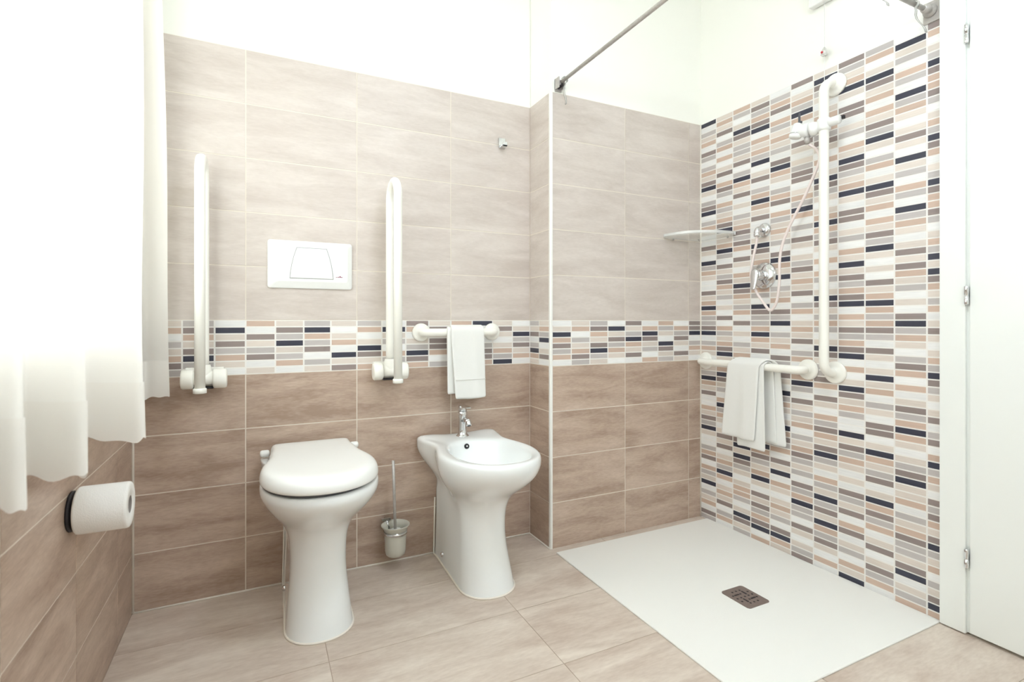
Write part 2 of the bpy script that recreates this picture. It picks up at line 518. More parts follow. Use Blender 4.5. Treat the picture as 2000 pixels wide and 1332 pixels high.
mb = MB()
FX0, FTW, FY0, FTH = 0.5725, 0.6125, -0.249, 0.3085
mb.box((-.1, YF - .1, -.12), (XW + .1, .1, -.001), 0)
xs = [0] + [FX0 + i * FTW for i in range(4)]; xs = [x for x in xs if x < XW] + [XW + .05]
ys = [0] + [FY0 - i * FTH for i in range(9)]; ys = [y for y in ys if y > YF] + [YF]
g = .0024
for i in range(len(xs) - 1):
    for j in range(len(ys) - 1):
        x0, x1, y0, y1 = xs[i] + g / 2, xs[i + 1] - g / 2, ys[j + 1] + g / 2, ys[j] - g / 2
        if j == 0: y1 -= .003
        t = (random.random() + .01, random.random(), random.random())
        mb.add([(x0, y0, 0), (x1, y0, 0), (x1, y1, 0), (x0, y1, 0)], [(0, 1, 2, 3)], 1, t)
        e = -.001
        mb.add([(x0, y0, 0), (x1, y0, 0), (x1, y1, 0), (x0, y1, 0), (x0, y0, e), (x1, y0, e), (x1, y1, e), (x0, y1, e)],
               [(0, 4, 5, 1), (1, 5, 6, 2), (2, 6, 7, 3), (3, 7, 4, 0)], 1, t)
struct(obj('floor', mb, ['grout_floor', 'tile_floor']))

# light joint where the back wall meets the floor and in the left corner
mb = MB().tube([(0.003, -.003, .003), (.475, -.003, .003)], .0035, 6).tube([(.66, -.003, .003), (1.07, -.003, .003)], .0035, 6)
mb.tube([(1.26, -.003, .003), (XC - .003, -.003, .003), (XC - .003, -RET, .003)], .0035, 6)
struct(obj('trim_1', mb, 'sealant'))
mb = MB().tube([(.003, -.003, .004), (.003, -.003, TOP)], .0045, 6)
mb.tube([(XW - .002, -RET - .002, .004), (XW - .002, -RET - .002, TOP)], .004, 6)
struct(obj('trim_2', mb, 'sealant'))
# metal edge profile on the outer corner of the boxing
mb = MB()
ring = [(XC + .006 + .0085 * math.cos(a), -RET + .006 + .0085 * math.sin(a)) for a in [math.pi / 2 + i * math.pi / 8 for i in range(9)]]
ring = [(XC - .0025, -RET + .012), (XC - .0025, -RET + .002), (XC + .0005, -RET - .0022), (XC + .0085, -RET - .0025), (XC + .0085, -RET + .003), (XC + .004, -RET + .012)]
mb.loft([[(x, y, .001) for x, y in ring], [(x, y, TOP + .003) for x, y in ring]], smooth=False)
struct(obj('trim_3', mb, 'alu'))

# door on the right wall: casing, leaf, three hinges
struct(obj('trim_4', MB().box((XW - .016, -1.3075, .004), (XW + .05, DOOR_Y0, 2.21)).box((XW - .016, -2.2, 2.13), (XW + .05, -1.3075, 2.21)), 'door', bevel=.002))
struct(obj('trim_5', MB().box((XW - .005, -1.330, .008), (XW + .045, -1.3070, 2.125)), 'door'))
door = bpy.data.objects.new('door_1', None); COL.objects.link(door); door.location = (XW + .02, -1.32, .008); struct(door)
mb = MB().box((XW - .013, -2.13, .010), (XW - .0055, -1.3165, 2.12)).box((XW - .007, -2.13, .010), (XW + .028, -1.332, 2.12)); obj('door_leaf', mb, 'door', door, bevel=.003)
for z in (1.905, 1.078, .245):
    mb = MB().lathe([(.0052, 0), (.0062, .002), (.0062, .027), (.0048, .0275), (.0048, .0292), (.0062, .0295), (.0062, .057), (.005, .059)], (XW - .0185, -1.3115, z - .0295), n=16)
    obj('hinge', mb, 'chrome', door)


# ------------------------------------------------------------------ sanitary ware
def interp(tab, x):
    for i in range(len(tab) - 1):
        a, b = tab[i], tab[i + 1]
        if (a[0] - x) * (b[0] - x) <= 0 and a[0] != b[0]:
            t = (x - a[0]) / (b[0] - a[0]); return a[1] + (b[1] - a[1]) * t
    return tab[-1][1] if abs(tab[-1][0] - x) < abs(tab[0][0] - x) else tab[0][1]


def smoothcurve(keys, y):
    """monotone-ish cosine interpolation through (y, w) keys, y falling"""
    for i in range(len(keys) - 1):
        a, b = keys[i], keys[i + 1]
        if a[0] >= y >= b[0]:
            t = (a[0] - y) / (a[0] - b[0]); t = t * t * (3 - 2 * t); return a[1] + (b[1] - a[1]) * t
    return keys[-1][1]


def outline(cx, z, yb, wb, wn, wm, ym, yf, nb=12, nf=12, nback=6, zf=None, p=2.15):
    """plan outline: back corner width wb, neck wn, belly wm at ym, rounded front at yf"""
    keys = [(yb, wb), (yb + (ym - yb) * .16, wb * .985), (yb + (ym - yb) * .5, wn), (ym, wm)]
    half = []
    for i in range(nb):
        y = yb + (ym - yb) * i / nb; half.append((smoothcurve(keys, y), y))
    for i in range(nf + 1):
        t = i / nf * math.pi / 2
        half.append((wm * abs(math.cos(t)) ** (2 / p), ym + (yf - ym) * math.sin(t) ** (2 / p)))
    half[-1] = (0.0, yf)
    pts = [(cx - w, y) for w, y in half] + [(cx + w, y) for w, y in reversed(half[:-1])]
    w0 = half[0][0]
    pts += [(cx + w0 - 2 * w0 * k / nback, yb) for k in range(1, nback)]
    return [(x, y, zf(x, y) if zf else z) for x, y in pts]


#        z    front  belly  neck  back  yback  ybelly
PED = [(.000, -.452, .104, .100, .098, -.001, -.345), (.003, -.452, .104, .100, .098, -.001, -.345), (.012, -.449, .103, .099, .098, -.001, -.343),
       (.050, -.438, .099, .097, .096, -.001, -.335),
       (.100, -.418, .094, .094, .094, -.001, -.320),
       (.150, -.403, .090, .092, .092, -.001, -.305),
       (.200, -.395, .088, .090, .091, -.001, -.300),
       (.250, -.397, .089, .089, .091, -.001, -.300),
       (.285, -.404, .092, .090, .092, -.001, -.300),
       (.315, -.420, .101, .092, .093, -.030, -.300),
       (.340, -.442, .115, .097, .103, -.032, -.303),
       (.365, -.484, .137, .108, .120, -.022, -.312),
       (.390, -.526, .154, .120, .139, -.008, -.325),
       (.415, -.560, .167, .131, .156, -.001, -.338),
       (.440, -.583, .176, .140, .169, -.001, -.348),
       (.465, -.595, .181, .147, .176, -.001, -.355),
       (.485, -.598, .182, .150, .175, -.001, -.360),
       (.497, -.595, .181, .151, .178, -.001, -.360)]


def pedestal_rings(cx, top, dx=0.0, dw=0.0, lift=0.0):
    k = top / .505
    R = []
    for z, yf, wm, wn, wb, yb, ym in PED:
        t = min(1, max(0, (z - .26) / .12)); u = min(1, max(0, (.485 - z) / .06)) * t
        R.append(outline(cx + dx * t, z * k + lift * u, yb, wb, wn + dw * t * .5, wm + dw * t, ym, yf))
    return R


def sealant(cx, parent):
    o = outline(cx, .0025, -.006, .099, .101, .105, -.345, -.4535)
    half_n = 12 + 12 + 12 + 1
    path = [(cx - .0925, -.002, .24), (cx - .0955, -.002, .1)] + o[:half_n] + [(cx + .0955, -.002, .1), (cx + .0925, -.002, .24)]
    return obj('sealant_bead', MB().tube(path, .0036, 6), 'sealant', parent)


# ---- toilet
TX = 0.567
toilet = thing('toilet', (TX, -.25, 0), 'white floor-standing toilet with closed lid under the flush plate', 'toilet')
R = pedestal_rings(TX, .494, .001, -.002, .019)
top = R[-1]; c0 = Vector((TX, -.33, 0))


def shrink(ring, k, z, cx=TX, cy=-.33):
    return [(cx + (p[0] - cx) * k, cy + (p[1] - cy) * k, z) for p in ring]


R += [shrink(top, .985, .4915), shrink(top, .93, .493), shrink(top, .80, .493), shrink(top, .74, .485), shrink(top, .68, .46), shrink(top, .5, .36), shrink(top, .2, .30)]
obj('bowl', MB().loft(R, cap0=False, cap1=True), 'ceramic', toilet, subsurf=1)
# seat ring set back under the lid, coloured dark to stand for the gap's shadow
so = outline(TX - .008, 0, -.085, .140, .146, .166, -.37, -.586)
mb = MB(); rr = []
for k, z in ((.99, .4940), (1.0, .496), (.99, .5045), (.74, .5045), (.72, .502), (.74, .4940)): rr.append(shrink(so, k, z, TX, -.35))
rr.append(rr[0]); mb.loft(rr, cap0=False, cap1=False); obj('seat', mb, 'dark_grey', toilet)['label'] = 'seat ring, darkened in place of the shadow in the gap under the lid'
LIDO = dict(yb=-.034, wb=.141, wn=.148, wm=.177, ym=-.390, yf=-.606)
lid0 = outline(TX - .002, 0, **LIDO)
mb = MB(); rr = []
for k, z in ((.90, .5045), (.965, .503), (.995, .504), (1.0, .513), (.992, .526), (.962, .5385), (.915, .5455), (.84, .5485), (.70, .5475), (.45, .5465), (.2, .5465), (.06, .5465)):
    rr.append(shrink(lid0, k, z, TX - .004, -.33))
mb.loft(rr); obj('lid', mb, 'seat', toilet, subsurf=1)
for sx in (-.160, .156):
    mb = MB().lathe([(.003, 0), (.010, .002), (.0125, .007), (.0125, .026), (.010, .031), (.003, .033)], (TX + sx - .0165, -.052, .512), (1, 0, 0), 18)
    obj('hinge_cap', mb, 'seat', toilet)
mb = MB().lathe([(.0105, 0), (.0105, .003), (.009, .008), (.005, .0105), (.001, .0112)], (TX - .0945, -.105, .030), (-1, 0, .1), 16)
obj('fixing_bolt', mb, 'chrome', toilet)['label'] = 'chrome fixing bolt cap'
sealant(TX, toilet)

# ---- bidet
BX = 1.160
bidet = thing('bidet', (BX, -.25, 0), 'white floor-standing bidet with chrome tap below the towel rail', 'bidet')
R = pedestal_rings(BX, .509, -.002, .005, .006)
top = R[-1]


def inner(k, z, dy=0.0):
    out = []
    cx, cy = BX + .010, -.347
    for p in top:
        a = math.atan2((p[1] - cy) / .203, (p[0] - cx) / .142)
        n = 2.35
        ca, sa = math.cos(a), math.sin(a)
        r = (abs(ca) ** n + abs(sa) ** n) ** (-1 / n)
        out.append((cx + .142 * k * r * ca, cy + dy + .200 * k * r * sa, z))
    return out


def mix(r0, r1, t, z):
    return [(a[0] + (b[0] - a[0]) * t, a[1] + (b[1] - a[1]) * t, z) for a, b in zip(r0, r1)]


i0 = inner(1, .5)
R[-1] = [(p[0], p[1], .503) for p in top]
R += [mix(top, i0, .10, .510), mix(top, i0, .30, .5125), mix(top, i0, .65, .5105), mix(top, i0, .9, .5075), inner(.985, .502), inner(.955, .487), inner(.90, .462), inner(.82, .435),
      inner(.70, .412), inner(.52, .396), inner(.3, .388), inner(.1, .386)]
for r in R[-12:-9]:      # back corners of the deck rise slightly
    for i, p in enumerate(r):
        if p[1] > -.07 and abs(p[0] - BX) > .10: r[i] = (p[0], p[1], p[2] + .008)
obj('basin', MB().loft(R, cap0=False, cap1=True), 'ceramic', bidet, subsurf=1)
mb = MB().lathe([(.0100, -.012), (.0108, .0055), (.0100, .0065), (.008, .006), (.002, .0058)], (BX - .008, -.1600, .4830), (0, -.93, .37), 20)
ov = obj('overflow_hole', mb, 'black', bidet); ov['label'] = 'dark overflow hole'
mb = MB().lathe([(.0035, .004), (.0038, .0085), (.001, .010)], (BX - .008, -.1600, .4830), (0, -.93, .37), 14)
obj('overflow_pin', mb, 'chrome', ov)
mb = MB().lathe([(.0105, 0), (.0105, .003), (.009, .008), (.005, .0105), (.001, .0112)], (BX - .0945, -.118, .040), (-1, 0, .1), 16)
obj('fixing_bolt', mb, 'chrome', bidet)['label'] = 'chrome fixing bolt cap'
mb = MB().lathe([(.022, 0), (.022, .003), (.014, .006), (.004, .007)], (BX + .012, -.335, .3865), (0, 0, 1), 20)
obj('basin_waste', mb, 'chrome', bidet)
sealant(BX, bidet)
# tap
TXx, TY, TZ = BX + .004, -.082, .509
tap = obj('tap', MB().lathe([(.027, 0), (.027, .003), (.0235, .006), (.0195, .010), (.0185, .03), (.0185, .075), (.020, .088), (.020, .104), (.017, .107)], (TXx, TY, TZ), n=24), 'chrome', bidet)
tap['label'] = 'chrome single-lever mixer tap'
mb = MB().tube([(TXx, TY - .010, TZ + .066), (TXx, TY - .055, TZ + .073), (TXx, TY - .070, TZ + .072)], [.012, .0115, .011], 14)
obj('spout', mb, 'chrome', tap)
mb = MB().lathe([(.010, 0), (.0115, .003), (.0115, .017), (.0095, .020)], (TXx, TY - .066, TZ + .074), (0, -.55, -.83), 18)
obj('aerator', mb, 'chrome', tap)
mb = MB().lathe([(.0078, 0), (.0078, .0008), (.001, .0009)], (TXx, TY - .066 - .55 * .0203, TZ + .074 - .83 * .0203), (0, -.55, -.83), 16)
obj('aerator_mouth', mb, 'black', tap)
mb = MB().lathe([(.0185, 0), (.0195, .002), (.0195, .019), (.018, .021)], (TXx, TY, TZ + .1085), n=24)
mb.loft([[(TXx - .0125, TY + .012, TZ + .126), (TXx + .0125, TY + .012, TZ + .126), (TXx + .0125, TY + .012, TZ + .133), (TXx - .0125, TY + .012, TZ + .133)],
         [(TXx - .0125, TY - .025, TZ + .124), (TXx + .0125, TY - .025, TZ + .124), (TXx + .0125, TY - .025, TZ + .133), (TXx - .0125, TY - .025, TZ + .133)],
         [(TXx - .010, TY - .070, TZ + .127), (TXx + .010, TY - .070, TZ + .127), (TXx + .010, TY - .070, TZ + .132), (TXx - .010, TY - .070, TZ + .132)]], smooth=False)
obj('lever', mb, 'chrome', tap)

# ------------------------------------------------------------------ flush plate
fp = thing('flush_plate', (.569, 0, 1.21), 'white flush plate with trapezoid push button above the toilet', 'flush plate')
x0, x1, z0, z1 = .416, .722, 1.122, 1.304


def rrect(x0, x1, z0, z1, r, y, n=5):
    pts = []
    for cx, cz, a in ((x1 - r, z1 - r, 0), (x0 + r, z1 - r, 90), (x0 + r, z0 + r, 180), (x1 - r, z0 + r, 270)):
        for i in range(n + 1):
            t = math.radians(a + 90 * i / n); pts.append((cx + r * math.cos(t), y, cz + r * math.sin(t)))
    return pts


mb = MB().loft([rrect(x0, x1, z0, z1, .010, -.0005), rrect(x0, x1, z0, z1, .010, -.006), rrect(x0 + .002, x1 - .002, z0 + .002, z1 - .002, .010, -.008),
                rrect(x0 + .030, x1 - .018, z0 + .026, z1 - .010, .012, -.0165), rrect(x0 + .036, x1 - .024, z0 + .031, z1 - .016, .012, -.0172)], cap0=True, cap1=True, smooth=False)
obj('plate', mb, 'plastic', fp)
tz = [(.494, 1.161), (.648, 1.161), (.646, 1.185), (.641, 1.215), (.634, 1.245), (.624, 1.276), (.518, 1.276), (.508, 1.245), (.501, 1.215), (.496, 1.185)]


def grow(pts, d):
    cx = sum(p[0] for p in pts) / len(pts); cz = sum(p[1] for p in pts) / len(pts)
    return [(cx + (p[0] - cx) * (1 + d / .075), cz + (p[1] - cz) * (1 + d / .057)) for p in pts]


mb = MB().prism([(x, -.0170, z) for x, z in grow(tz, .0022)][::-1], (0, -.0007, 0)); obj('button_gap', mb, 'plastic_line', fp)
mb = MB().loft([[(x, -.0168, z) for x, z in tz][::-1], [(x, -.0190, z) for x, z in tz][::-1], [(x, -.0200, z) for x, z in grow(tz, -.002)][::-1]], smooth=False)
obj('push_button', mb, 'plastic', fp)
mb = MB()
for i, (dx, w, h) in enumerate(((-.010, .006, .002), (-.003, .005, .003), (.003, .005, .0055), (.009, .006, .0025))):
    mb.box((.672 + dx - w / 2, -.0180, 1.168), (.672 + dx + w / 2, -.0170, 1.168 + h))
obj('emblem', mb, 'logo', fp)['label'] = 'tiny purple-red emblem'

# ------------------------------------------------------------------ fold-down support rails
YA, YB = -.194, -.058


def fold_rail(x, label, skew):
    t = thing('fold_down_support_rail', (x, 0, .795), label, 'support rail', 'fold-down support rails beside the toilet')
    mb = MB().box((x - .060, -.030, .762), (x + .060, -.001, .832)); obj('wall_plate', mb, 'nylon', t, bevel=.004)
    for s, w in ((-1, (.030, .068)), (1, (.028, .071))):
        a, b = (x + s * w[0], x + s * w[1])
        mb = MB().lathe([(.028, 0), (.0325, .002), (.034, .006), (.034, abs(b - a) - .006), (.031, abs(b - a) - .001), (.026, abs(b - a)), (.002, abs(b - a))], (a, YB, .795), (s, 0, 0), 28)
        obj('pivot_cap', mb, 'nylon', t)
    mb = MB().lathe([(.025, 0), (.025, .062)], (x - .031, YB, .797), (1, 0, 0), 24)
    mb.lathe([(.024, 0), (.0235, .03), (.0195, .045)], (x, YB, .800), (0, 0, 1), 20, cap0=False, cap1=False)
    obj('pivot_hub', mb, 'nylon', t)
    mb = MB().box((x - .030, YB - .018, .761), (x + .030, YB + .018, .768)); obj('stop_pad', mb, 'black', t, bevel=.002)
    r = .0160; zc = 1.474
    path = [(x, YB, .80)]
    n = 16; cy = (YA + YB) / 2; ra = (YB - YA) / 2
    path += [(x, YB, .9), (x, YB, 1.2)]
    for i in range(n + 1):
        a = math.pi * i / n
        path.append((x, cy + ra * math.cos(a), zc + ra * math.sin(a)))
    path += [(x, YA, 1.2), (x, YA, .775)]
    obj('tube', MB().tube(path, r, 18), 'nylon', t)
    mb = MB().lathe([(.0165, 0), (.0195, .001), (.0195, .015), (.0180, .0165)], (x, YA, .761), (0, 0, 1), 24); obj('end_cap', mb, 'nylon', t)
    return t


fold_rail(.2155, 'white fold-down support rail left of the toilet, next to the curtain', 0)
fold_rail(.862, 'white fold-down support rail between the flush plate and the bidet towel rail', 0)


# ------------------------------------------------------------------ grab bars
def flange(parent, c, axis, r=.0425):
    mb = MB().lathe([(r, 0.0005), (r, .006), (r * .96, .010), (r * .80, .0125), (r * .52, .0135), (r * .46, .022), (r * .40, .024)], c, axis, 32)
    obj('wall_flange', mb, 'nylon', parent)


g1 = thing('grab_bar', (1.17, 0, .948), 'short white grab bar over the bidet with a towel on it', 'grab bar', 'straight white grab bars')
obj('tube', MB().tube(fillet([(1.006, -.002, .949), (1.006, -.057, .949), (1.334, -.057, .949), (1.334, -.002, .949)], .036), .0168, 18), 'nylon', g1)
for x in (1.006, 1.334): flange(g1, (x, 0, .949), (0, -1, 0), .0385)
BXs = XW - .060
g2 = thing('grab_bar', (XW, -.50, .798), 'horizontal white grab bar low on the shower mosaic wall', 'grab bar', 'straight white grab bars')
obj('tube', MB().tube(fillet([(XW - .002, -.232, .798), (BXs, -.232, .798), (BXs, -.775, .798), (XW - .002, -.775, .798)], .036), .0168, 18), 'nylon', g2)
for y in (-.232, -.775): flange(g2, (XW, y, .798), (-1, 0, 0))
VX, VY = 2.343, -.886
g3 = thing('shower_riser_rail', (XW, VY, .8), 'tall vertical white grab rail on the mosaic wall, carrying the hand shower', 'grab bar')
obj('tube', MB().tube(fillet([(XW - .002, VY, 1.921), (VX, VY, 1.921), (VX, VY, .796), (XW - .002, VY, .796)], .045, 10), .0174, 20), 'nylon', g3)
for z in (1.921, .796): flange(g3, (XW, VY, z), (-1, 0, 0), .0435)
# sliding shower holder clamped round the rail
sl = obj('slider_clamp', MB().lathe([(.0185, -.024), (.0235, -.021), (.0245, -.012), (.0245, .012), (.0235, .021), (.0185, .024)], (VX, VY, 1.753), n=24), 'plastic', g3)
mb = MB().lathe([(.012, 0), (.0165, .010), (.0165, .038), (.0145, .043), (.002, .0435)], (VX, VY - .018, 1.754), (0, -1, 0), 20); obj('clamp_knob', mb, 'plastic', sl)
mb = MB().box((VX + .010, VY - .068, 1.757), (VX + .024, VY - .052, 1.770)); obj('lever_tip', mb, 'black', sl, bevel=.002)
mb = MB().tube([(VX - .002, VY + .016, 1.751), (VX - .006, VY + .034, 1.749), (VX - .008, VY + .046, 1.748)], [.020, .0265, .0295], 20); obj('holder_socket', mb, 'plastic', sl)

# hand shower in the holder
HS = Vector((VX - .010, VY + .0505, 1.748))
hs = thing('hand_shower', HS, 'white hand shower head clipped to the vertical rail', 'shower head')
mb = MB().tube([HS, HS + Vector((-.004, .016, .002)), HS + Vector((-.007, .034, .006)), HS + Vector((-.009, .050, .011))], [.0290, .0265, .0220, .0195], 20); obj('neck', mb, 'plastic', hs)
hc = HS + Vector((-.011, .040, .038)); hax = Vector((-.12, .20, -1)).normalized()
mb = MB().lathe([(.010, 0), (.0165, .004), (.0185, .014), (.0200, .036), (.0215, .040)], hc, hax, 24, cap1=True); obj('head', mb, 'plastic', hs)
mb = MB().lathe([(.0222, .0405), (.0222, .0435)], hc, hax, 24); obj('chrome_ring', mb, 'chrome', hs)['label'] = 'chrome ring'
mb = MB().lathe([(.0220, .044), (.0235, .048), (.0225, .056), (.018, .060)], hc, hax, 24); obj('spray_face', mb, 'plastic', hs)
mb = MB().box((hc.x - .0035, hc.y - .0075, hc.z + .0), (hc.x + .0035, hc.y - .0005, hc.z + .040)).box((hc.x - .005, hc.y - .014, hc.z - .003), (hc.x + .005, hc.y - .001, hc.z + .006))
obj('selector_lever', mb, 'dark_grey', hs, bevel=.0015)['label'] = 'dark grey upright lever'
mb = MB().lathe([(.010, 0), (.0105, .012), (.0085, .026)], HS + Vector((-.004, .010, -.0265)), (.1, -.10, -1), 18); obj('hose_nut', mb, 'steel', hs)

# hose
hp = [(2.366, -.568, 1.374), (2.366, -.566, 1.345), (2.362, -.553, 1.28), (2.360, -.541, 1.195), (2.362, -.566, 1.130), (2.366, -.601, 1.078), (2.362, -.639, 1.043), (2.362, -.669, 1.082), (2.362, -.681, 1.164),
      (2.362, -.683, 1.261), (2.362, -.701, 1.334), (2.362, -.739, 1.409), (2.362, -.791, 1.493), (2.364, -.834, 1.579), (2.366, -.853, 1.632), (2.358, -.848, 1.668), (2.335, -.830, 1.695)]
tag(obj('shower_hose', MB().tube(catmull(hp, 8), .0056, 12), 'hose', loc=(2.362, -.639, 1.043)), 'pinkish white hose looping below the chrome shower valve', 'hose')

# chrome outlet and mixer
so_ = thing('shower_outlet', (XW, -.568, 1.404), 'small round chrome hose outlet above the shower valve', 'hose outlet')
obj('wall_rosette', MB().lathe([(.031, .0005), (.031, .003), (.0285, .010), (.020, .015), (.014, .016)], (XW, -.568, 1.404), (-1, 0, 0), 32), 'chrome', so_)
mb = MB().tube(fillet([(XW - .012, -.568, 1.404), (2.366, -.568, 1.404), (2.366, -.568, 1.378)], .014), .0125, 16)
mb.lathe([(.0115, 0), (.0135, .002), (.0135, .014), (.0115, .016)], (2.366, -.568, 1.370), n=18); obj('elbow', mb, 'chrome', so_)
sv = thing('shower_valve', (XW, -.568, 1.2), 'chrome single-lever shower valve on the mosaic wall', 'shower valve')
obj('cover_plate', MB().lathe([(.060, .0005), (.060, .003), (.056, .010), (.044, .017), (.030, .020), (.022, .0205)], (XW, -.568, 1.2), (-1, 0, 0), 40), 'chrome', sv)
obj('cartridge_body', MB().lathe([(.024, .015), (.024, .044), (.021, .047), (.021, .056), (.019, .058)], (XW, -.568, 1.2), (-1, 0, 0), 32), 'chrome', sv)
mb = MB()
rings = []
for z, w, xo, th in ((1.226, .010, .0, .010), (1.220, .018, .001, .016), (1.200, .021, .0, .018), (1.178, .017, -.003, .013), (1.155, .013, -.008, .009), (1.138, .011, -.012, .007), (1.134, .006, -.013, .004)):
    xc = XW - .066 + xo; rings.append([(xc + th / 2 * math.sin(a), -.568 + w * math.cos(a), z) for a in [2 * math.pi * i / 16 for i in range(16)]])
obj('lever', MB().loft(rings), 'chrome', sv, subsurf=1)

# ------------------------------------------------------------------ corner shelf
sh = thing('corner_shelf', (XW - .02, -RET - .02, 1.41), 'clear plastic corner shelf between beige tiles and mosaic wall', 'shelf')
sx, sy = XW - .002, -RET - .002
ra, rb = .246, .214
arc = [(sx - ra * math.cos(a) ** .8, sy - rb * math.sin(a) ** .8) for a in [math.pi / 2 * i / 12 for i in range(13)]]
mb = MB().prism([(x, y, 1.404) for x, y in [(sx, sy)] + arc], (0, 0, .006)); obj('shelf_plate', mb, 'acrylic', sh)
mb = MB()
o0 = arc; i0_ = [(sx - (sx - x) * .95, sy - (sy - y) * .95) for x, y in arc]
ringpts = o0 + i0_[::-1]
mb.prism([(x, y, 1.411) for x, y in ringpts], (0, 0, .012)); obj('front_rail', mb, 'acrylic_edge', sh)
for x, y in ((2.225, sy - .008), (2.345, sy - .055), (sx - .008, -.372)):
    mb = MB().lathe([(.0035, 0), (.0045, .003), (.0045, .008)], (x, y, 1.3955), n=12); obj('foot_peg', mb, 'steel', sh)
mb = MB().box((sx - .010, -.418, 1.405), (sx, -.396, 1.419)); obj('wall_clip', mb, 'chrome', sh, bevel=.002)

# ------------------------------------------------------------------ robe hook
hk = thing('robe_hook', (1.384, 0, 1.806), 'small square chrome hook high on the beige wall', 'hook')
mb = MB().box((1.368, -.008, 1.786), (1.400, -.0005, 1.832)); obj('back_plate', mb, 'chrome', hk, bevel=.0015)
mb = MB().box((1.373, -.040, 1.786), (1.395, -.006, 1.793)).box((1.373, -.040, 1.786), (1.395, -.034, 1.806)); obj('hook_arm', mb, 'chrome', hk, bevel=.0012)

# ------------------------------------------------------------------ toilet brush and holder
bc = Vector((.880, -.075, 0))
bh = thing('toilet_brush_holder', (.880, 0, .16), 'frosted glass toilet brush holder on the wall between toilet and bidet', 'toilet brush holder')
mb = MB().lathe([(.004, .058), (.030, .058), (.037, .064), (.0405, .078), (.0425, .135), (.0435, .158), (.049, .170), (.056, .178), (.0565, .181), (.054, .1815), (.046, .173), (.040, .160), (.0395, .135), (.0375, .080), (.033, .068), (.004, .063)],
                (bc.x, bc.y, 0), n=36, cap0=True, cap1=True)
obj('glass_cup', mb, 'frosted', bh)
mb = MB().lathe([(.0440, .146), (.0475, .146), (.0475, .157), (.0440, .157), (.0440, .146)], (bc.x, bc.y, 0), n=36, cap0=False, cap1=False); obj('ring', mb, 'chrome', bh)
mb = MB().tube([(.855, -.002, .186), (.855, -.020, .186), (.858, -.034, .172), (.862, -.036, .153)], .0055, 10)
mb.box((.836, -.030, .183), (.872, -.020, .192))
obj('wall_bracket', mb, 'chrome', bh)
tb = thing('toilet_brush', (bc.x, bc.y, .12), 'toilet brush with thin steel handle standing in the glass holder', 'toilet brush')
obj('handle', MB().tube([(bc.x + .001, bc.y, .10), (bc.x - .004, bc.y, .27), (bc.x - .009, bc.y, .437)], .0058, 14), 'steel', tb)
obj('brush_head', MB().lathe([(.006, .070), (.024, .074), (.027, .090), (.027, .135), (.020, .148), (.006, .152)], (bc.x, bc.y, 0), n=20), 'bristle', tb)
mb = MB().lathe([(.004, .1525), (.022, .1535), (.0245, .157), (.020, .161), (.006, .163)], (bc.x + .001, bc.y, 0), n=20); obj('splash_collar', mb, 'plastic', tb)

# ------------------------------------------------------------------ toilet paper on its holder (left wall)
PY, PZ = -.638, .558
ph = thing('toilet_paper_holder', (0, PY, PZ), 'black round paper holder plate on the left wall behind the roll', 'toilet paper holder')
obj('wall_plate', MB().lathe([(.0455, .0005), (.0455, .005), (.043, .008), (.014, .0085)], (0, PY, PZ), (1, 0, 0), 32), 'black', ph)
obj('spindle', MB().lathe([(.012, .012), (.012, .085), (.010, .088)], (0, PY, PZ), (1, 0, 0), 20), 'black', ph)
pr = thing('toilet_paper_roll', (.06, PY, PZ), 'white toilet paper roll on the left wall below the curtain', 'toilet paper')
mb = MB().lathe([(.0205, .013), (.050, .013), (.0525, .015), (.0535, .019), (.0535, .107), (.0525, .111), (.050, .113), (.0215, .1125), (.0205, .110), (.0205, .013)], (0, PY, PZ), (1, 0, 0), 56, cap0=False, cap1=False)
obj('paper', mb, 'paper', pr)
mb = MB().lathe([(.0204, .0185), (.0204, .1115), (.0186, .1115), (.0186, .0185), (.0204, .0185)], (0, PY, PZ), (1, 0, 0), 32, cap0=False, cap1=False); obj('cardboard_core', mb, 'card', pr)


